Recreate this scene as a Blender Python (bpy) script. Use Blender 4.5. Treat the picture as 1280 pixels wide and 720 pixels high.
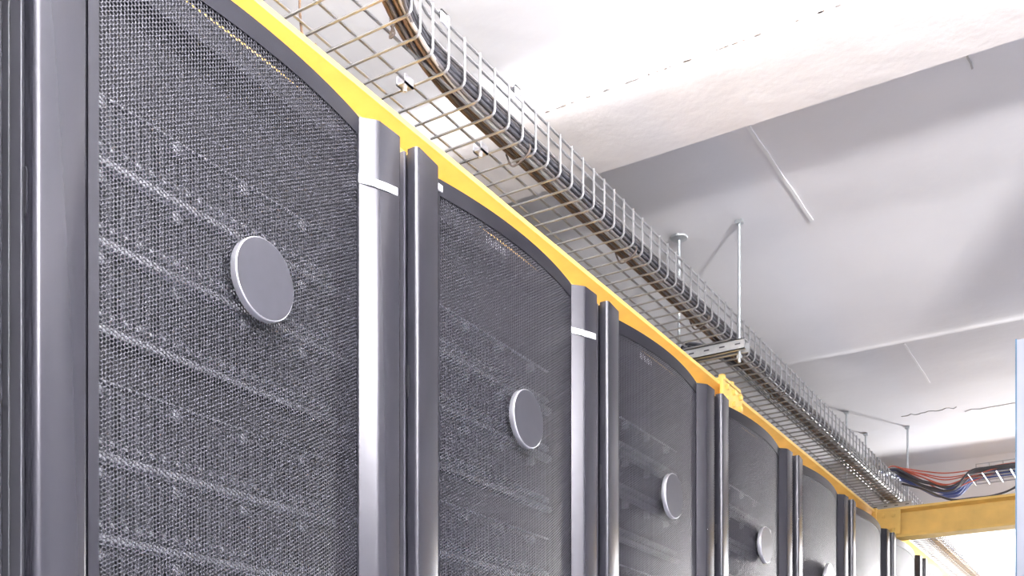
import bpy, math, random
import numpy as np
from mathutils import Vector

# ------------------------------------------------------------------ scene, camera, light
scene = bpy.context.scene
for o in list(bpy.data.objects):
    bpy.data.objects.remove(o, do_unlink=True)
COL = scene.collection
EYE = 1.1                      # camera height; heights below named "r" are measured from here
random.seed(4)

scene.view_settings.view_transform = 'Standard'
scene.view_settings.look = 'None'
scene.view_settings.exposure = 0.0
scene.view_settings.gamma = 1.0
scene.view_settings.use_curve_mapping = False

cam_d = bpy.data.cameras.new('camera')
cam_d.sensor_width = 36.0
cam_d.lens = 36.0 * 1352.0 / 1280.0
cam_d.shift_y = 595.0 / 1280.0
cam_d.clip_start = 0.02
cam = bpy.data.objects.new('camera', cam_d)
cam.location = (0, 0, EYE)
cam.rotation_euler = (math.radians(90), 0, math.atan(835.0 / 1352.0))
COL.objects.link(cam)
scene.camera = cam

world = bpy.data.worlds.new('world')
scene.world = world
world.use_nodes = True
world.node_tree.nodes['Background'].inputs[0].default_value = (0.75, 0.80, 1.0, 1)
world.node_tree.nodes['Background'].inputs[1].default_value = 0.35


def area_light(name, loc, target, sx, sy, power, color=(1, 1, 1), spread=180):
    l = bpy.data.lights.new(name, 'AREA')
    l.shape = 'RECTANGLE'; l.size = sx; l.size_y = sy
    l.energy = power; l.color = color; l.spread = math.radians(spread)
    o = bpy.data.objects.new(name, l)
    o.location = loc
    d = Vector(target) - Vector(loc)
    o.rotation_euler = d.to_track_quat('-Z', 'Y').to_euler()
    COL.objects.link(o)
    return o


# aisle lamps, plus added fills for near ceiling, far end and rack posts
def point_light(name, loc, radius, power, color=(1, 1, 1)):
    l = bpy.data.lights.new(name, 'POINT'); l.energy = power; l.color = color; l.shadow_soft_size = radius
    o = bpy.data.objects.new(name, l); o.location = loc; COL.objects.link(o)
    return o


LAMP = (1.45, 0.12, EYE + 0.90)      # near lamp, inside the added light-blocking bowl built further down
point_light('lamp_uplight', LAMP, 0.14, 2100, (1, 0.97, 0.96))
area_light('fill_ceiling_near', (-0.45, 0.35, EYE + 1.2), (-0.5, 0.45, 4), 0.5, 0.1, 210, (1, 0.98, 0.97), 180)  # added fill that whitens the near ceiling
point_light('lamp_far', (-0.35, 6.6, EYE + 0.85), 0.10, 200, (1, 0.98, 0.97))
point_light('fill_farthest', (-0.15, 8.6, EYE + 0.9), 0.10, 420, (1, 0.98, 0.97))  # added fill that whitens the view beyond the cross beam
area_light('lamp_far_aisle', (0.9, 8.2, EYE + 0.1), (-1.0, 6.5, EYE + 0.3), 0.8, 1.6, 40, (0.95, 0.97, 1.0), 180)
area_light('post_bevel_fill', (2.9, -0.9, EYE - 0.66), (-1, 0.2, EYE - 0.66), 2.6, 0.7, 62, (0.90, 0.92, 1.0), 180)  # added fill that brightens the post bevels, set in a made-up window


# ------------------------------------------------------------------ materials
def mat(name, color, rough=0.5, metal=0.0, spec=0.5, noise=0.0, nscale=8.0, bump=0.0, bscale=40.0, emis=None):
    m = bpy.data.materials.new(name)
    m.use_nodes = True
    nt = m.node_tree
    b = nt.nodes['Principled BSDF']
    b.inputs['Base Color'].default_value = (*color, 1)
    b.inputs['Roughness'].default_value = rough
    b.inputs['Metallic'].default_value = metal
    b.inputs['Specular IOR Level'].default_value = spec
    tc = nt.nodes.new('ShaderNodeTexCoord')
    if noise > 0:
        n = nt.nodes.new('ShaderNodeTexNoise'); n.inputs['Scale'].default_value = nscale
        n.inputs['Detail'].default_value = 5
        nt.links.new(tc.outputs['Object'], n.inputs['Vector'])
        r = nt.nodes.new('ShaderNodeMapRange')
        r.inputs['From Min'].default_value = 0.3; r.inputs['From Max'].default_value = 0.7
        r.inputs['To Min'].default_value = 1 - noise; r.inputs['To Max'].default_value = 1 + noise * 0.4
        nt.links.new(n.outputs['Fac'], r.inputs['Value'])
        mx = nt.nodes.new('ShaderNodeVectorMath'); mx.operation = 'SCALE'
        mx.inputs[0].default_value = color
        nt.links.new(r.outputs['Result'], mx.inputs['Scale'])
        nt.links.new(mx.outputs['Vector'], b.inputs['Base Color'])
    if bump > 0:
        n2 = nt.nodes.new('ShaderNodeTexNoise'); n2.inputs['Scale'].default_value = bscale
        n2.inputs['Detail'].default_value = 6
        nt.links.new(tc.outputs['Object'], n2.inputs['Vector'])
        bp = nt.nodes.new('ShaderNodeBump'); bp.inputs['Strength'].default_value = bump
        bp.inputs['Distance'].default_value = 0.01
        nt.links.new(n2.outputs['Fac'], bp.inputs['Height'])
        nt.links.new(bp.outputs['Normal'], b.inputs['Normal'])
    return m


M = dict(
    ceiling=mat('painted_concrete', (0.74, 0.735, 0.76), 0.75, noise=0.07, nscale=2.2, bump=0.25, bscale=9),
    soffit=mat('painted_beam_concrete', (0.74, 0.70, 0.69), 0.75, noise=0.07, nscale=3, bump=0.3, bscale=14),
    chip=mat('chipped_concrete', (0.5, 0.44, 0.42), 0.9),
    seam=mat('formwork_seam', (0.78, 0.78, 0.79), 0.7),
    crack=mat('ceiling_crack', (0.42, 0.41, 0.41), 0.9),
    wall=mat('white_wall', (0.55, 0.55, 0.57), 0.8, noise=0.05, bump=0.1),
    floor=mat('grey_floor', (0.24, 0.24, 0.27), 0.45, noise=0.1, bump=0.05),
    paint=mat('dark_rack_paint', (0.013, 0.013, 0.018), 0.36, metal=0.2, spec=0.22, bump=0.03, bscale=600),
    post=mat('post_paint', (0.026, 0.026, 0.034), 0.24, metal=0.3, spec=0.62),
    mesh=mat('perforated_steel', (0.021, 0.021, 0.028), 0.38, metal=0.2, spec=0.34),
    side=mat('side_panel_grey', (0.07, 0.07, 0.083), 0.4),
    body=mat('rack_body_black', (0.045, 0.045, 0.055), 0.5),
    panel=mat('blanking_panel_grey', (0.022, 0.022, 0.027), 0.45),
    server=mat('server_face', (0.022, 0.022, 0.027), 0.45, noise=0.2, nscale=30),
    caddy=mat('drive_caddy', (0.14, 0.14, 0.16), 0.35, metal=0.5),
    bright=mat('bright_steel', (0.85, 0.85, 0.9), 0.3, metal=0.75),
    badge=mat('badge_face', (0.05, 0.05, 0.062), 0.4, metal=0.4, noise=0.08, nscale=60),
    black=mat('recess_shade_black', (0.008, 0.008, 0.012), 0.6),
    label=mat('white_label', (0.92, 0.92, 0.96), 0.5),
    ink=mat('grey_ink', (0.42, 0.42, 0.47), 0.7),
    yellow=mat('yellow_paint', (0.90, 0.60, 0.17), 0.42, noise=0.12, nscale=14, bump=0.05, bscale=60),
    wire=mat('galvanised_wire', (0.42, 0.42, 0.43), 0.34, metal=0.8),
    rod=mat('galvanised_rod', (0.55, 0.58, 0.60), 0.35, metal=0.8, bump=0.3, bscale=500),
    channel=mat('galvanised_channel', (0.52, 0.53, 0.54), 0.45, metal=0.6, noise=0.2, nscale=30),
    cblack=mat('black_cable', (0.055, 0.055, 0.065), 0.33),
    cgrey=mat('grey_cable', (0.13, 0.12, 0.125), 0.35),
    cbrown=mat('brown_cable', (0.16, 0.095, 0.055), 0.4),
    cbeige=mat('beige_cable', (0.50, 0.47, 0.44), 0.4),
    cblue=mat('blue_cable', (0.05, 0.09, 0.32), 0.4),
    cred=mat('red_cable', (0.45, 0.09, 0.05), 0.4),
    tie=mat('dark_tie', (0.10, 0.08, 0.07), 0.6),
    bluepost=mat('pale_blue_post', (0.52, 0.56, 0.65), 0.35, metal=0.2),
    bluedark=mat('blue_reflection', (0.12, 0.24, 0.38), 0.35),
)


# ------------------------------------------------------------------ mesh helpers
class MB:
    """collects vertices and faces and links them as one mesh object"""
    def __init__(self):
        self.v = []; self.f = []; self.mi = []; self.cur = 0

    def box(self, x0, x1, y0, y1, z0, z1):
        b = len(self.v)
        self.v += [(x0, y0, z0), (x1, y0, z0), (x1, y1, z0), (x0, y1, z0), (x0, y0, z1), (x1, y0, z1), (x1, y1, z1), (x0, y1, z1)]
        for q in ((0, 3, 2, 1), (4, 5, 6, 7), (0, 1, 5, 4), (1, 2, 6, 5), (2, 3, 7, 6), (3, 0, 4, 7)):
            self.f.append(tuple(b + i for i in q)); self.mi.append(self.cur)
        return self

    def prism(self, pts, z0, z1, axis='z'):
        """pts: closed outline; extruded along axis"""
        b = len(self.v); n = len(pts)
        def p3(p, h):
            return {'z': (p[0], p[1], h), 'y': (p[0], h, p[1]), 'x': (h, p[0], p[1])}[axis]
        self.v += [p3(p, z0) for p in pts] + [p3(p, z1) for p in pts]
        self.f.append(tuple(range(b + n - 1, b - 1, -1))); self.f.append(tuple(range(b + n, b + 2 * n)))
        self.mi += [self.cur] * 2
        for i in range(n):
            j = (i + 1) % n
            self.f.append((b + i, b + j, b + n + j, b + n + i)); self.mi.append(self.cur)
        return self

    def tube(self, pts, r, seg=6, closed=False):
        pts = [Vector(p) for p in pts]
        n = len(pts); b = len(self.v)
        up = None
        for i, p in enumerate(pts):
            if i == 0: t = pts[1] - pts[0]
            elif i == n - 1: t = pts[-1] - pts[-2]
            else: t = (pts[i + 1] - pts[i]).normalized() + (pts[i] - pts[i - 1]).normalized()
            t.normalize()
            if up is None:
                up = Vector((0, 0, 1)) if abs(t.z) < 0.9 else Vector((1, 0, 0))
            a = up - t * up.dot(t); a.normalize(); up = a
            c = t.cross(a)
            for k in range(seg):
                g = 2 * math.pi * k / seg
                self.v.append(tuple(p + a * (math.cos(g) * r) + c * (math.sin(g) * r)))
        for i in range(n - 1):
            for k in range(seg):
                k2 = (k + 1) % seg
                self.f.append((b + i * seg + k, b + i * seg + k2, b + (i + 1) * seg + k2, b + (i + 1) * seg + k)); self.mi.append(self.cur)
        self.f.append(tuple(b + k for k in range(seg - 1, -1, -1))); self.f.append(tuple(b + (n - 1) * seg + k for k in range(seg)))
        self.mi += [self.cur] * 2
        return self

    def lathe(self, prof, c, axis='x', seg=40):
        """prof: (h, r) rows along the axis from centre c"""
        b = len(self.v); n = len(prof)
        for h, r in prof:
            for k in range(seg):
                g = 2 * math.pi * k / seg
                u, w = math.cos(g) * r, math.sin(g) * r
                if axis == 'x': self.v.append((c[0] + h, c[1] + u, c[2] + w))
                elif axis == 'z': self.v.append((c[0] + u, c[1] + w, c[2] + h))
                else: self.v.append((c[0] + w, c[1] + h, c[2] + u))
        for i in range(n - 1):
            for k in range(seg):
                k2 = (k + 1) % seg
                self.f.append((b + i * seg + k, b + i * seg + k2, b + (i + 1) * seg + k2, b + (i + 1) * seg + k)); self.mi.append(self.cur)
        self.f.append(tuple(b + k for k in range(seg - 1, -1, -1))); self.f.append(tuple(b + (n - 1) * seg + k for k in range(seg)))
        self.mi += [self.cur] * 2
        return self

    def mesh(self, name, mats, smooth=False):
        me = bpy.data.meshes.new(name)
        me.from_pydata(self.v, [], self.f)
        mats = mats if isinstance(mats, (list, tuple)) else [mats]
        for m in mats: me.materials.append(M[m])
        me.polygons.foreach_set('material_index', self.mi)
        if smooth:
            me.polygons.foreach_set('use_smooth', [True] * len(self.f))
            try: me.set_sharp_from_angle(angle=math.radians(38))
            except Exception: pass
        me.update()
        return me

    def obj(self, name, mats, parent=None, smooth=False):
        o = bpy.data.objects.new(name, self.mesh(name, mats, smooth))
        COL.objects.link(o)
        if parent: o.parent = parent
        return o


def empty(name, loc=(0, 0, 0), rz=0):
    o = bpy.data.objects.new(name, None)
    o.location = loc; o.rotation_euler = (0, 0, rz); o.empty_display_size = 0.1
    COL.objects.link(o)
    return o


def tag(o, label, cat, group=None, kind=None):
    o['label'] = label; o['category'] = cat
    if group: o['group'] = group
    if kind: o['kind'] = kind
    return o


def struct(o):
    o['kind'] = 'structure'
    return o


def copy_tree(o, parent=None):
    c = o.copy(); COL.objects.link(c)
    if parent: c.parent = parent
    for ch in list(o.children):
        copy_tree(ch, c)
    return c


def bevel(o, w, seg=2):
    m = o.modifiers.new('bevel', 'BEVEL'); m.width = w; m.segments = seg; m.limit_method = 'ANGLE'
    return o


def smooth_path(ctrl, n=8):
    """Catmull-Rom through the control points"""
    P = [Vector(p) for p in ctrl]
    P = [P[0] * 2 - P[1]] + P + [P[-1] * 2 - P[-2]]
    out = []
    for i in range(1, len(P) - 2):
        for k in range(n):
            t = k / n
            a, b, c, d = P[i - 1], P[i], P[i + 1], P[i + 2]
            out.append(0.5 * ((2 * b) + (c - a) * t + (2 * a - 5 * b + 4 * c - d) * t * t + (3 * b - a - 3 * c + d) * t ** 3))
    out.append(P[-2])
    return out


# ------------------------------------------------------------------ room
CZ = EYE + 1.54                # slab underside
XL, XR, YB, YF = -3.2, 3.0, -2.6, 12.0
struct(MB().box(XL - .2, XR + .2, YB - .2, YF + .2, -0.2, 0.0).obj('floor', 'floor'))
struct(MB().box(XL - .2, XL, YB - .2, YF + .2, 0, CZ + 0.4).obj('wall_left', 'wall'))
w = MB()
w.box(XR, XR + .2, YB - .2, -2.25, 0, CZ + .4); w.box(XR, XR + .2, 0.45, YF + .2, 0, CZ + .4)
w.box(XR, XR + .2, -2.25, 0.45, 0, 0.08); w.box(XR, XR + .2, -2.25, 0.45, 0.82, CZ + .4)
struct(w.obj('wall_right', 'wall'))
struct(MB().box(XL, XR, YB - .2, YB, 0, CZ + .4).obj('wall_back', 'wall'))
struct(MB().box(XL, XR, YF, YF + .2, 0, CZ + .4).obj('wall_far', 'wall'))

# slab: flat bays between down-stand beams; a cove runs down into the second beam
B1, B2, B3 = EYE + 1.45, EYE + 1.452, EYE + 1.305
prof = [(YB - .2, CZ), (2.05, CZ), (2.07, B1 + .04), (2.10, B1 + .016), (2.13, B1 + .007), (2.165, B1), (2.373, B1), (2.377, B1 + .012), (2.385, CZ)]
for k in range(0, 13):         # cove
    t = k / 12
    prof.append((3.05 + 0.77 * t, CZ - (CZ - B2) * (t * t * (3 - 2 * t)) ** 1.2))
prof += [(3.845, B2 + .0005), (3.865, B2 + .004), (3.90, B2 + .014), (3.975, B2 + .036), (3.982, B2 + .036)]
prof += [(3.99, CZ), (5.85, CZ), (5.90, CZ - .05), (5.90, B3), (6.25, B3), (6.26, CZ), (YF + .2, CZ)]
cb = MB()
outline = prof + [(YF + .2, CZ + .4), (YB - .2, CZ + .4)]
n = len(prof)
for y, z in prof: cb.v.append((XL, y, z))
for y, z in prof: cb.v.append((XR, y, z))
for i in range(n - 1):
    cb.f.append((i, n + i, n + i + 1, i + 1)); cb.cur = 1 if 2 <= i <= 6 else 0; cb.mi.append(cb.cur)
cb.cur = 0
cb.box(XL - .2, XR + .2, YB - .2, YF + .2, CZ + .3, CZ + .5)
ceil = struct(cb.obj('ceiling', ['ceiling', 'soffit'], smooth=True))

# chips along the lower edge of the first down-stand beam, on its near face
ch = MB()
rr = random.Random(11)
y0 = 2.03
for k in range(46):
    x = -1.22 + rr.random() ** 1.0 * 1.1
    wd = rr.uniform(.002, .009); hh = rr.uniform(.001, .003)
    pts = []
    m = 7
    for j in range(m):
        g = 2 * math.pi * j / m
        pts.append((x + math.cos(g) * wd * rr.uniform(.6, 1), 2.105 + math.sin(g) * hh * rr.uniform(.5, 1)))
    ch.prism(pts, B1 + .0125, B1 + .024)
struct(ch.obj('trim_1', 'chip'))

# formwork seams and hairline cracks standing a little proud of the slab
def strip(name, pts, w, h, m, z=None):
    s = MB(); z = CZ if z is None else z
    L = [(x - w / 2 * (0.5 + 0.5 * abs(math.sin(i * 1.7))), y) for i, (x, y) in enumerate(pts)]
    R = [(x + w / 2, y) for x, y in pts]
    s.prism(L + R[::-1], z - h, z + .01)
    return struct(s.obj(name, m))
strip('trim_2', [(-.887 + .001 * math.sin(i * 1.9), 2.40 + i * .065) for i in range(11)], .010, .003, 'seam')
strip('trim_3', [(-.392 + .002 * math.sin(i * 1.9), 2.395 + i * .022) for i in range(9)], .004, .003, 'crack')
strip('trim_4', [(-.86 + .001 * math.sin(i * 2.3), 4.12 + i * .06) for i in range(9)], .007, .003, 'seam')
def xstrip(name, x0, x1, y, w, m, sd):
    r_ = random.Random(sd); s = MB(); n_ = 16; A = []; Bp = []
    for i in range(n_ + 1):
        x = x0 + (x1 - x0) * i / n_; yy = y + r_.uniform(-.012, .012)
        ww = w * r_.uniform(.3, 1)
        A.append((x, yy - ww)); Bp.append((x, yy + ww))
    s.prism(A + Bp[::-1], CZ - .002, CZ + .01)
    return struct(s.obj(name, m))
xstrip('trim_5', -.80, -.30, 5.05, .004, 'crack', 2)
xstrip('trim_6', -1.05, -.82, 4.98, .003, 'crack', 5)

# unseen window frame added in the right wall around the post fill
wf = MB()
for a in ((-2.25, -2.19), (0.39, 0.45), (-0.93, -0.87)): wf.box(XR + .02, XR + .08, a[0], a[1], .08, 0.82)
wf.box(XR + .02, XR + .08, -2.25, .45, .08, .14); wf.box(XR + .02, XR + .08, -2.25, .45, 0.76, 0.82)
struct(wf.obj('added_window_1', 'wall'))

# ------------------------------------------------------------------ racks
P = 0.636                      # pitch of the row
FX = -1.0                      # front plane of the row
def bow(ly):
    t = (ly - .308) / .226
    return -.002 + .021 * (1 - t * t)

def perforated():
    """hexagonal sheet of round-ish holes, following the bow of the door"""
    p = 0.005; cw = p * 0.8660254
    ylo, yhi, zlo, zhi = .094, .529, .10, EYE + .905
    nc = int((yhi - ylo) / cw); nr = int((zhi - zlo) / p)
    cw = (yhi - ylo) / nc
    R = p / math.sqrt(3) * 1.0; r = p * 0.425
    ang = np.arange(6) * math.pi / 3
    ci, ri = np.meshgrid(np.arange(nc), np.arange(nr), indexing='ij')
    cy = ylo + (ci + .5) * cw; cz = zlo + (ri + .5 + .5 * (ci % 2)) * p - p * .25
    cy = cy.ravel(); cz = cz.ravel(); N = len(cy)
    def ring(rad, off, dx):
        y = cy[:, None] + rad * np.cos(ang)[None, :] * (cw / (p * .8660254))
        z = cz[:, None] + rad * np.sin(ang)[None, :]
        t = (y - .308) / .226
        x = -.002 + .021 * (1 - t * t) + dx
        return np.stack([x, y, z], -1)
    V = np.concatenate([ring(R, 0, 0), ring(r, 0, 0), ring(r * .97, 0, -.0012)], axis=1).reshape(-1, 3)
    base = (np.arange(N) * 18)[:, None]
    F = []
    for k in range(6):
        k2 = (k + 1) % 6
        F.append(base + np.array([[k, k2, 6 + k2, 6 + k]]))
        F.append(base + np.array([[6 + k, 6 + k2, 12 + k2, 12 + k]]))
    F = np.concatenate(F, axis=0)
    me = bpy.data.meshes.new('mesh_panel')
    nf = len(F)
    me.vertices.add(len(V)); me.vertices.foreach_set('co', V.ravel())
    me.loops.add(nf * 4); me.loops.foreach_set('vertex_index', F.ravel().astype(np.int32))
    me.polygons.add(nf); me.polygons.foreach_set('loop_start', np.arange(nf, dtype=np.int32) * 4)
    me.materials.append(M['mesh'])
    me.update(calc_edges=True)
    return me

TOP = EYE + .928
def make_rack():
    root = empty('server_rack')
    # cabinet body behind the door
    b = MB()
    b.box(-1.0, -.075, .006, .024, .0, EYE + .938); b.box(-1.0, -.075, .612, .630, .0, EYE + .938)
    b.box(-1.0, -.045, .006, .630, EYE + .926, EYE + .938)
    b.box(-.98, -.96, .024, .612, .05, EYE + .926); b.box(-1.0, -.045, .006, .630, 0, .06)
    b.box(-.075, -.045, .006, .070, 0, EYE + .938); b.box(-.075, -.045, .545, .630, 0, EYE + .938)
    b.box(-.075, -.040, .070, .545, EYE + .902, EYE + .938)
    b.obj('cabinet_body', 'body', root)
    # left post, rounded front corner, faces the neighbour's gap
    pl = [(.008, 0), (.0205, 0), (.0240, .0012), (.0258, .0035), (.0262, .0065), (.0208, .060),
          (.0195, .0635), (.0165, .066), (.0040, .0725), (.001, .0755), (-.010, .080), (-.012, .080), (-.012, .012), (.008, .012)]
    MB().prism(pl, .03, TOP).obj('hinge_post', 'post', root, smooth=True)
    MB().prism([(.0075, EYE + .551), (.0115, EYE + .555), (.0125, EYE + .5975), (.0105, EYE + .602), (.0075, EYE + .602)], -.0006, .001, axis='y').obj('recess_shade_plate', 'black', root)  # black plate painted in for the shade inside the finger recess
    sp_ = MB(); sp_.box(-.0165, .002, .0, .006, .0, EYE + .928); sp_.box(-.0185, -.0165, .0015, .006, .0, EYE + .928); sp_.box(-.90, -.0185, .0, .006, .0, EYE + .930)
    bevel(sp_.obj('side_panel', 'side', root), .0012)
    # right post with a broad bevel
    pr = [(-.045, .534), (-.002, .534), (.0140, .5515), (.0162, .5545), (.0174, .5580), (.0185, .602), (.0175, .6055), (.0145, .6078), (.002, .608), (-.045, .608)]
    MB().prism(pr, .03, TOP).obj('lock_post', 'post', root, smooth=True)
    # bowed door frame
    d = MB(); N = 24
    def band(y0, y1, z0, z1, off=.0006):
        n_ = max(2, int((y1 - y0) / .452 * N)); A = []; Bk = []
        for i in range(n_ + 1):
            y = y0 + (y1 - y0) * i / n_; A.append((bow(y) + off, y)); Bk.append((bow(y) - .014, y))
        d.prism(A + Bk[::-1], z0, z1)
    band(.082, .094, .06, TOP); band(.5285, .534, .06, TOP)
    band(.094, .5285, EYE + .9015, TOP, .0008); band(.094, .5285, .06, .10)
    door = d.obj('door', 'paint', root, smooth=True)
    st = MB()
    for y0, y1 in ((.10, .277), (.285, .355), (.363, .45), (.456, .528)):
        st.box(-.028, -.019, y0, y1, EYE + .9308, EYE + .944)
    st.box(-.028, -.019, .10, .528, EYE + .938, EYE + .944)
    st.obj('stiffener', 'body', door)
    mo = bpy.data.objects.new('mesh_panel', PERF); COL.objects.link(mo); mo.parent = door
    g = MB(); g.cur = 0
    c = (0, .309, EYE + .600)
    g.lathe([(.012, .030), (.027, .030), (.027, .0485), (.0275, .0498), (.0360, .0500), (.0372, .0492), (.0374, .0486)], c, seg=56)
    g.mi = [1] * len(g.mi)
    g.cur = 0
    g.lathe([(.0370, .0486), (.0377, .0484)], c, seg=56)
    g.obj('badge', ['badge', 'bright'], door, smooth=True)
    # filler panels behind the mesh
    MB().box(-.072, -.064, .072, .543, EYE + .772, EYE + .901).obj('blanking_panel', 'panel', root)
    MB().box(-.072, -.064, .072, .543, EYE + .444, EYE + .494).obj('blanking_panel', 'panel', root)
    MB().box(-.072, -.064, .072, .543, .10, EYE + .066).obj('blanking_panel', 'panel', root)
    return root

PERF = perforated()
rack = make_rack()
rack_labels = {
    0: 'dark grey server rack cut off by the left edge of the picture',
    1: 'nearest dark grey server rack, with the largest round badge on its mesh door',
    2: 'second largest dark server rack, white sticker at the corner of its mesh door',
    3: 'third largest server rack, its mesh door right below the near tray hanger',
    4: 'fourth largest dark server rack, just beyond the bolted yellow splice block',
    5: 'server rack whose round badge is just clipped by the bottom of the picture',
    6: 'sixth server rack, last one wholly before the yellow cross beam',
    7: 'server rack with pale lit door right under the end of the yellow cross beam',
    8: 'second farthest server rack seen, beyond the yellow cross beam',
    9: 'farthest server rack seen, at the bottom right beside the white light',
}
racks = {}
order = [1, 0] + list(range(2, 10))
for n_ in order:
    o = rack if n_ == 1 else copy_tree(rack)
    o.location = (FX, .670 + (n_ - 1) * P, 0)
    tag(o, rack_labels[n_], 'server rack', 'server racks in the row')
    racks[n_] = o

# white tape strips with small grey print, on the first two lock posts
def tape(parent, z0, with_text=True):
    t = MB()
    path = [(-.0005, .5315, .004), (-.0012, .534, .003), (.0145, .5488, 0), (.0170, .5530, -.001), (.0184, .560, .0), (.0188, .575, .003), (.0184, .596, .007), (.0166, .6025, .008), (.0125, .6062, .009)]
    h = .0115
    b0 = len(t.v)
    for x, y, dz in path: t.v.append((x + .0008, y, z0 + dz - h / 2)); t.v.append((x + .0008, y, z0 + dz + h / 2))
    for x, y, dz in path: t.v.append((x - .0003, y, z0 + dz - h / 2)); t.v.append((x - .0003, y, z0 + dz + h / 2))
    m = len(path)
    for i in range(m - 1):
        t.f.append((2 * i, 2 * i + 2, 2 * i + 3, 2 * i + 1)); t.mi.append(0)
        k = 2 * m
        t.f.append((k + 2 * i, k + 2 * i + 1, k + 2 * i + 3, k + 2 * i + 2)); t.mi.append(0)
        t.f.append((2 * i, k + 2 * i, k + 2 * i + 2, 2 * i + 2)); t.mi.append(0)
        t.f.append((2 * i + 1, 2 * i + 3, k + 2 * i + 3, k + 2 * i + 1)); t.mi.append(0)
    if with_text:
        fc = bpy.data.curves.new('print', 'FONT'); fc.body = 'AI NT-J'; fc.size = .0085; fc.extrude = 0
        fo = bpy.data.objects.new('print', fc); COL.objects.link(fo)
        bpy.context.view_layer.update()
        tm = fo.to_mesh()
        base = len(t.v)
        # lay the print along the tape: text x runs along the path
        segs = []
        L = 0
        for i in range(m - 1):
            a, b_ = path[i], path[i + 1]; l = math.hypot(b_[0] - a[0], b_[1] - a[1]); segs.append((L, L + l, a, b_)); L += l
        for v in tm.vertices:
            s = v.co.x + .014
            for s0, s1, a, b_ in segs:
                if s <= s1 or b_ is path[-1]:
                    q = (s - s0) / (s1 - s0)
                    nx, ny = (b_[1] - a[1]), -(b_[0] - a[0]); ln = math.hypot(nx, ny)
                    t.v.append((a[0] + (b_[0] - a[0]) * q + .0012 * nx / ln + .0004, a[1] + (b_[1] - a[1]) * q + .0012 * ny / ln,
                                z0 + a[2] + (b_[2] - a[2]) * q - .003 + v.co.y))
                    break
        for pgn in tm.polygons:
            t.f.append(tuple(base + i for i in pgn.vertices)); t.mi.append(1)
        fo.to_mesh_clear(); bpy.data.objects.remove(fo, do_unlink=True)
    o = t.obj('tape_label', ['label', 'ink'], parent)
    o['label'] = 'white tape strip with small faint grey print'
    return o
for n_ in (1, 2):
    post = [c for c in racks[n_].children if c.name.startswith('lock_post')][0]
    tape(post, EYE + .836)
dr = [c for c in racks[2].children if c.name.startswith('door')][0]
tb = MB().box(-.004, .0035, .082, .098, EYE + .908, EYE + .918).obj('tape_label', 'label', dr)
tb['label'] = 'short white sticker at the upper left corner of the door'
for n_ in (2, 3):
    vs = MB()
    for k in range(9):
        y = .290 + k * .0075
        vs.prism([(y, EYE + .9185), (y + .004, EYE + .9185), (y + .0055, EYE + .932), (y + .0015, EYE + .932)], -.0405, -.0392, axis='x')
    bd = [c for c in racks[n_].children if c.name.startswith('cabinet_body')][0]
    o = vs.obj('slotted_marking', 'label', bd); o['label'] = 'row of short pale slanted marks behind the mesh'

# ------------------------------------------------------------------ servers inside the racks
def make_server(h):
    root = empty('rack_server')
    c = MB(); c.box(-.55, -.004, .074, .541, .003, h - .002); c.box(-.004, 0, .074, .541, .003, h - .002)
    c.obj('chassis', 'server', root)
    MB().box(-.002, .012, .074, .541, .0, .0085).obj('lower_flange', 'bright', root)
    MB().box(-.002, .005, .074, .541, h - .003, h - .001).obj('upper_lip', 'bright', root)
    q = 0
    for i in range(24):
        y = .0855 + i * .01865
        knob = (i % 6 == 2)
        d = MB(); top = h - (.030 if knob else .010)
        d.box(0, .004, y + .002, y + .0135, .012, top)
        d.box(.004, .009, y + .0035, y + .0075, .022, top - .006)
        d.cur = 1; d.prism([(.004, .014), (.014, .0165), (.014, .0225), (.004, .031)], y + .003, y + .0100, axis='y')
        d.obj('drive_caddy', ['caddy', 'bright'], root)
        if knob:
            MB().lathe([(.0, .0080), (.011, .0086), (.0135, .0070), (.014, .004)], (0, y + .008, h - .0165), seg=14).obj('thumb_screw', 'bright', root, smooth=True)
    return root
bays = [(.772, .687), (.687, .594), (.594, .494), (.444, .349), (.349, .255), (.255, .161), (.161, .066)]
names_row = ['top', 'second', 'third', 'fourth', 'fifth', 'sixth', 'lowest']
rack_word = {1: 'the nearest rack', 2: 'the second rack', 3: 'the third rack', 4: 'the fourth rack'}
need = {1: 7, 2: 6, 3: 5, 4: 4}
protos = {}
for rn in (1, 2, 3, 4):
    for k in range(need[rn]):
        zt, zb = bays[k]
        h = round(zt - zb, 3)
        if h not in protos:
            protos[h] = make_server(h); s = protos[h]
        else:
            s = copy_tree(protos[h])
        s.location = (FX - .060, .670 + (rn - 1) * P, EYE + zb)
        tag(s, '%s server counted from the top behind the mesh door of %s' % (names_row[k], rack_word[rn]), 'server', 'servers behind the mesh doors')

# ------------------------------------------------------------------ yellow steelwork
def ibeam_profile(w, h, tf, tw):
    return [(-w / 2, 0), (w / 2, 0), (w / 2, tf), (tw / 2, tf * 1.7), (tw / 2, h - tf * 1.7), (w / 2, h - tf), (w / 2, h), (-w / 2, h), (-w / 2, h - tf), (-tw / 2, h - tf * 1.7), (-tw / 2, tf * 1.7), (-w / 2, tf)]
r = empty('yellow_runner_beam', (-1.183, 3.0, EYE + .985))
MB().prism(ibeam_profile(.090, .128, .010, .008), -3.0, 6.6, axis='y').obj('beam', 'yellow', r, smooth=False)
sp = MB()
sp.box(-.062, -.0445 , .0, .15, .02, .138); sp.box(.0455, .056, -.01, .15, .062, .134); sp.box(-.062, .056, .0, .14, .1285, .143)
for yy in (.015, .07, .125):
    for zz in (.080, .115): sp.lathe([(0, .009), (.009, .009), (.010, .007)], (.056, yy, zz), seg=6)
sp.lathe([(0, .012), (.018, .012), (.022, .006)], (.035, .035, .141), axis='z', seg=6)
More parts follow.
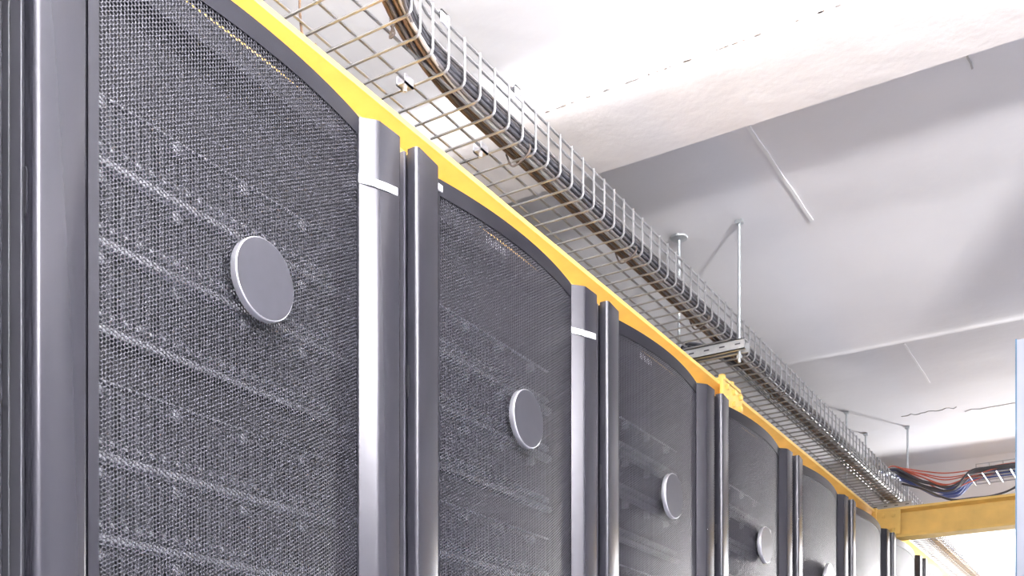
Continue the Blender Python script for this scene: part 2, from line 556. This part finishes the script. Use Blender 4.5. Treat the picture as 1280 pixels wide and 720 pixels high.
sp.lathe([(0, .012), (.018, .012), (.022, .006)], (.035, .105, .141), axis='z', seg=6)
o = bevel(sp.obj('splice_plate', 'yellow', r), .003); o['label'] = 'bulky bolted yellow splice block'
tag(r, 'yellow steel beam running along the row just behind the rack tops', 'beam')

r = empty('yellow_cross_beam', (-1.130, 4.92, EYE + .985))
MB().prism(ibeam_profile(.090, .130, .010, .008), 0.0, 2.6, axis='x').obj('beam', 'yellow', r)
e = MB(); e.box(-.02, .0, -.055, .055, -.006, .136); e.box(.0, .10, -.052, -.045, .012, .118)
for xx in (.03, .07):
    for zz in (.035, .095): e.lathe([(-.061 + .002, .009), (-.052, .009)], (xx, 0, zz), axis='y', seg=6)
bevel(e.obj('end_plate', 'yellow', r), .002)
tag(r, 'yellow steel cross beam spanning the aisle at the lower right', 'beam')
# light fittings of the beam ends: two small bolts under the joint
# ------------------------------------------------------------------ wire basket tray over the row
TZ = EYE + 1.200
def sx(y):                     # the near length swings out towards the aisle
    return 1.8 * max(0, 1.52 - y) ** 2
tray = empty('wire_cable_tray', (-1.145, 4.0, TZ))
OFF = Vector((-1.145, 4.0, TZ))
def tub(parent, name, pts, r_, m='wire', seg=6, smooth=True):
    return MB().tube([Vector(p) - OFF for p in pts], r_, seg).obj(name, m, parent, smooth=smooth)
TY0, TY1 = 1.02, 9.4
ys_ = [TY0 + .05 * i for i in range(12)] + [1.65, 2, 3, 4, 5, 6, 7, 8, TY1]
for x in (-1.213, -1.160, -1.108):
    tub(tray, 'base_wire', [(x, y, TZ + .0045) for y in ys_], .0027)
for dz in (.033, .062, .0845):
    tub(tray, 'side_wire', [(-1.0815 + sx(y), y, TZ + dz) for y in ys_], .0027)
NC = int((TY1 - TY0) / .0496)
rest = MB()
cw_mesh = None
for i in range(NC):
    y = TY0 + .02 + i * .0496
    e_ = sx(y)
    pts = [(-1.224, y, TZ)] + [(-1.078 + e_ - .011 + .011 * math.sin(a), y, TZ + .011 - .011 * math.cos(a)) for a in [k * math.pi / 6 for k in range(4)]] + [(-1.078 + e_, y, TZ + .0865)]
    if i < 99:
        if e_ == 0 and cw_mesh is not None:
            o = bpy.data.objects.new('cross_wire', cw_mesh); COL.objects.link(o); o.parent = tray; o.location = (0, y - OFF.y, 0)
        elif e_ == 0:
            o = MB().tube([Vector(p) - Vector((OFF.x, y, OFF.z)) for p in pts], .0027, 6).obj('cross_wire', 'wire', tray, smooth=True)
            cw_mesh = o.data; o.location = (0, y - OFF.y, 0)
        else:
            tub(tray, 'cross_wire', pts, .0027)
    else:
        rest.tube([Vector(p) - OFF for p in pts], .0027, 5)
o = rest.obj('cross_wire', 'wire', tray, smooth=True); o['kind'] = 'stuff'
for (x, y, z, hz) in ((-1.160, 1.52, -.004, 0), (-1.160, 1.762, -.004, 0), (-1.0785, 1.52, .080, 1), (-1.0785, 1.762, .080, 1)):
    c = MB(); z = z + 1e-4
    if hz == 0:
        c.box(-.010, .010, -.012, .012, -.006, -.003); c.box(-.010, -.007, -.012, .012, -.006, .010); c.box(.007, .010, -.012, .012, -.006, .010)
        c.lathe([(-.014, .004), (-.006, .004)], (0, 0, 0), axis='z', seg=6)
    else:
        c.box(.003, .006, -.012, .012, -.012, .010); c.box(-.006, .006, -.012, .012, .007, .010)
        c.lathe([(.006, .005), (.012, .005)], (0, 0, -.002), axis='x', seg=6)
    o = c.obj('splice_clip', 'bright', tray); o.location = (x - OFF.x + (sx(y)), y - OFF.y, z)
tag(tray, 'long wire basket cable tray hanging above the row of racks', 'cable tray')

# ------------------------------------------------------------------ cables lying in the tray
def cx(y):
    return .55 * max(0, 1.68 - y) ** 2
rc = random.Random(7)
spec = [  # x, height above the base wires, radius, material
    (-1.134, .0115, .0042, 'cbrown'), (-1.1255, .0120, .0042, 'cgrey'), (-1.1170, .0118, .0040, 'cbrown'), (-1.1215, .0195, .004, 'cbrown'),
    (-1.1085, .0120, .0042, 'cbeige'), (-1.1000, .0118, .0040, 'cgrey'), (-1.1130, .020, .004, 'cgrey'), (-1.0920, .0160, .0040, 'cblack'),
    (-1.0890, .0240, .0040, 'cblack'), (-1.0885, .0320, .0040, 'cgrey'), (-1.0965, .0275, .0040, 'cblack'), (-1.1030, .0205, .0040, 'cblack'),
    (-1.0975, .0355, .0036, 'cgrey'), (-1.0890, .0395, .0034, 'cblack'),
]
lab = {'cbrown': ('brown cable at the inner edge of the bundle in the tray', 'brown cables in the tray'),
       'cgrey': ('dark grey cable running the whole length of the tray bundle', 'dark grey cables in the tray'),
       'cbeige': ('single pale beige cable in the middle of the tray bundle', None),
       'cblack': ('black cable against the side of the wire basket tray', 'black cables in the tray')}
for k, (x, h, rad, m) in enumerate(spec):
    pts = []
    ph = rc.uniform(0, 6)
    y = 1.03
    while y < 9.3:
        e_ = cx(y) if x < -1.105 else (cx(y) * .5 + sx(y) * .6 if x < -1.095 else sx(y))
        wob = .0012 * math.sin(y * 3.1 + ph)
        pts.append((x + e_ + (wob if x < -1.10 else wob * .4), y, TZ + h + .0006 * math.sin(y * 4 + ph)))
        y += .05 if y < 1.8 else .16
    o = MB().tube(pts, rad, 8).obj('cable', m, smooth=True)
    tag(o, lab[m][0], 'cable', lab[m][1])
# extra cables that join beyond the first hanger and fill the tray
for k in range(9):
    x = -1.157 + .0075 * k
    y0 = 3.02 + .03 * rc.random()
    hz = .0125 + (.0085 if k % 2 else 0)
    ctrl = [(-1.36, y0 - .08, TZ - .03 + .02 * hz), (-1.28, y0 - .02, TZ + .03), (-1.235, y0 + .03, TZ + .040 + .003 * k), (x - .01, y0 + .12 + .01 * k, TZ + hz + .008), (x, y0 + .28, TZ + hz)]
    ctrl += [(x + .002 * math.sin(j * 1.3 + k), y0 + .28 + .45 * j, TZ + hz) for j in range(1, 13)]
    o = MB().tube(smooth_path(ctrl, 5), .0040, 7).obj('cable', 'cblack' if k % 3 else 'cgrey', smooth=True)
    tag(o, 'dark cable that joins the tray bundle only beyond the near tray hanger', 'cable', 'cables joining beyond the near hanger')
# cable ties round the bundle
for k, y in enumerate((1.40, 1.83, 2.32, 2.78, 3.45, 4.1)):
    xl, xr = -1.1405 + cx(y), -1.094
    pts = [(xl, y, TZ + .008), (xl + .006, y + .002, TZ - .006), ((xl + xr) / 2 - .006, y + .003, TZ - .010), (xr, y, TZ + .001), (xr + .004, y, TZ + .020), ((xl + xr) / 2, y, TZ + .030), (xl - .001, y, TZ + .018), (xl, y, TZ + .008)]
    o = MB().tube(smooth_path(pts, 4), .0022, 6).obj('cable_tie', 'tie', smooth=True)
    tag(o, ['dark tie round the cable bundle, nearest of all, where the tray swings out', 'dark tie round the cable bundle just past the near splice clips', 'dark tie round the cable bundle above the second rack pair',
            'dark tie round the cable bundle just before the near hanger', 'dark tie round the cable bundle just past the near hanger', 'dark tie round the cable bundle, farthest of the ties'][k], 'cable tie', 'ties round the tray bundle')
# thin loose cable hanging at the near left edge of the tray
o = MB().tube(smooth_path([(-1.195, 1.30, TZ + .10), (-1.208, 1.305, TZ + .04), (-1.216, 1.315, TZ + .008), (-1.222, 1.33, TZ - .015), (-1.214, 1.345, TZ - .024), (-1.224, 1.36, TZ - .002)], 6), .0022, 6).obj('loose_cable', 'cbrown', smooth=True)
tag(o, 'thin brown loose cable hanging over the near left edge of the wire tray', 'cable')

# ------------------------------------------------------------------ hangers
def rod(parent, x, y, z0, z1, r_=.0045, plate=False):
    g = MB().lathe([(0, r_), (z1 - z0, r_)], (x, y, z0), axis='z', seg=10).obj('threaded_rod', 'rod', parent, smooth=True)
    nb = MB()
    nb.lathe([(0, .0085), (.008, .0085)], (x, y, z0 + .012), axis='z', seg=6)
    nb.obj('nut', 'rod', parent); nb = MB()
    if plate:
        nb.lathe([(0, .006), (.004, .024), (.008, .026)], (x, y, z1 - .010), axis='z', seg=24)
    else:
        nb.box(x - .010, x + .010, y - .008, y + .008, z1 - .010, z1 - .001)
    nb.obj('ceiling_plate', 'rod', parent)
def hanger(x0, x1, y, label, group=None, rods=None):
    r = empty('tray_hanger', ((x0 + x1) / 2, y, EYE + 1.155))
    ox, oy, oz = r.location
    h = MB()
    zt = TZ - .003 - oz; zb = zt - .030
    a, b_ = x0 - ox - .02, x1 - ox + .022
    h.box(a, b_, -.020, -.0175, zb, zt); h.box(a, b_, .0175, .020, zb, zt); h.box(a, b_, -.020, .020, zt - .0025, zt); h.box(a, b_, -.020, -.009, zb, zb + .0025); h.box(a, b_, .009, .020, zb, zb + .0025)
    h.obj('channel', 'channel', r)
    sl = MB()
    for i in range(5):
        xx = a + .02 + i * (b_ - a - .04) / 4
        sl.box(xx - .008, xx + .008, -.0204, -.0200, zb + .014, zb + .018)
    sl.obj('slot', 'body', r)
    for x, pl in rods: rod(r, x - ox, 0, EYE + 1.137 - oz, CZ - oz, plate=pl)
    tag(r, label, 'tray hanger', group)
hanger(-1.245, -1.062, 2.945, 'galvanised tray hanger with a channel crosspiece under the middle of the tray', 'tray hangers', [(-1.245, True), (-1.062, False)])
hanger(-1.245, -1.058, 5.15, 'far galvanised tray hanger whose right rod comes down behind the yellow cross beam', 'tray hangers', [(-1.245, False), (-1.058, False)])
r = empty('hanging_rod', (-1.24, 4.79, EYE + 1.2)); rod(r, 0, 0, -.02, CZ - EYE - 1.2, plate=False)
tag(r, 'single threaded rod hanging left of the tray between the two hangers', 'rod')

# ------------------------------------------------------------------ cross tray and loose cables over the cross beam
OFF = Vector((-.1, 5.05, EYE + 1.245))
ct = empty('cross_cable_tray', OFF)
zb = EYE + 1.245
for y in (5.0, 5.06, 5.12, 5.18): tub(ct, 'base_wire', [(-.775, y, zb), (.9, y, zb)], .0027)
for dz in (.033, .062, .094): tub(ct, 'side_wire', [(-.775, 5.20, zb + dz), (.9, 5.20, zb + dz)], .0026)
cwm = None
for i in range(30):
    x = -.775 + i * .0555
    o = MB().tube([(0, -.065, 0), (0, .150, 0), (0, .150, .096)], .0026, 6).obj('cross_wire', 'wire', ct) if cwm is None else bpy.data.objects.new('cross_wire', cwm)
    if cwm is None: cwm = o.data
    else: COL.objects.link(o); o.parent = ct
    o.location = (x - OFF.x, 0, 0)
tag(ct, 'short wire cable tray crossing the aisle behind the yellow cross beam', 'cable tray')

def drape(ctrl, rad, m, label, group):
    o = MB().tube(smooth_path(ctrl, 7), rad, 7).obj('cable', m, smooth=True)
    return tag(o, label, 'cable', group)
rb = random.Random(3)
for k in range(14):
    dy = -.055 + .0115 * (k * 5 % 14); dz = -.012 + .0065 * (k % 5); s = .6 + .05 * (k * 3 % 14)
    m = 'cblue' if k % 3 else 'cblack'
    j = lambda a: rb.uniform(-a, a)
    drape([(-1.120 + j(.01), 5.02 + dy * .2 - .22, EYE + 1.245 + .012 * (k % 3)), (-1.085, 5.0 + dy, EYE + 1.30 + dz), (-1.045, 5.06 + dy, EYE + 1.288 + dz), (-.985, 5.06 + dy, EYE + 1.245 + dz * s), (-.93, 5.07 + dy, EYE + 1.222 + dz * 1.5),
           (-.875, 5.08 + dy, EYE + 1.205 + dz * s), (-.83, 5.08 + dy, EYE + 1.215 + dz), (-.775, 5.08 + dy, EYE + 1.255 + abs(dz)), (-.70, 5.08 + dy, EYE + 1.262 + abs(dz) + j(.004)), (-.60, 5.08 + dy, EYE + 1.262 + abs(dz)), (-.2, 5.08 + dy, EYE + 1.262 + abs(dz)), (.8, 5.08 + dy, EYE + 1.262 + abs(dz))],
          .0045, m, 'blue cable sagging between the row tray and the cross tray' if m == 'cblue' else 'black cable sagging between the row tray and the cross tray',
          'blue sagging cables' if m == 'cblue' else 'black sagging cables')
for k in range(6):
    dy = rb.uniform(-.05, .06); q = k / 5
    sag = .03 + .075 * q
    drape([(-1.11, 4.86, EYE + 1.25), (-1.085, 4.98 + dy, EYE + 1.322), (-.98, 5.02 + dy, EYE + 1.318 - sag * .5), (-.88, 5.03 + dy, EYE + 1.312 - sag), (-.77, 5.04 + dy, EYE + 1.300 - sag * .6), (-.60, 5.05 + dy, EYE + 1.300 - sag * .25), (-.2, 5.06 + dy, EYE + 1.285), (.8, 5.06 + dy, EYE + 1.285)],
          .0028, 'cred', 'thin red cable strung loosely above the blue cables by the cross tray', 'thin red loose cables')
drape([(-1.05, 5.0, EYE + 1.245), (-.95, 4.97, EYE + 1.20), (-.884, 4.93, EYE + 1.155), (-.82, 4.905, EYE + 1.124), (-.75, 4.90, EYE + 1.121), (-.66, 4.91, EYE + 1.124), (-.58, 4.95, EYE + 1.16), (-.50, 5.0, EYE + 1.255), (-.3, 5.02, EYE + 1.256)], .005, 'cblack',
      'thick dark cable that dips down onto the top of the yellow cross beam', None)

# ------------------------------------------------------------------ tall post at the right edge
r = empty('metal_post', (-.335, 3.2, 0))
MB().box(-.037, .045, -.02, .03, .012, EYE + 1.138).obj('post_body', 'bluepost', r)
MB().box(-.041, -.037, -.0215, .031, .012, EYE + 1.140).obj('edge_reflection', 'bluedark', r)  # blue reflection along the post's edge, put in as a coloured strip
MB().box(-.07, .075, -.05, .06, 0, .012).obj('base_plate', 'bluepost', r)
tag(r, 'tall pale blue metal post at the right edge of the picture', 'post')

# ------------------------------------------------------------------ added unseen light blockers: bowl on a pole, column
r = empty('light_blocker_bowl', (LAMP[0], LAMP[1], 0))
bw = MB(); bw.lathe([(-.235, .02), (-.22, .14), (-.16, .28), (-.06, .37), (.075, .40), (.078, .395), (-.06, .36), (-.155, .27), (-.21, .13), (-.225, .02)], (0, 0, LAMP[2]), axis='z', seg=40)  # made-up bowl whose rim shades the rack doors from the near lamp
bw.obj('bowl', 'channel', r, smooth=True)
MB().lathe([(0, .015), (LAMP[2] - .23, .015)], (0, 0, 0), axis='z', seg=14).obj('pole', 'channel', r, smooth=True)
MB().lathe([(0, .17), (.02, .17), (.03, .15)], (0, 0, 0), axis='z', seg=32).obj('base', 'channel', r, smooth=True)
tag(r, 'tall standing uplighter with an open metal bowl, on the floor right of the viewer', 'light blocker')
cl = MB().box(.26, .66, 2.13, 2.36, 0, B1 + .004).obj('light_blocker_column', 'wall')  # unseen column added to cut the near lamp's light on the ceiling
struct(cl)
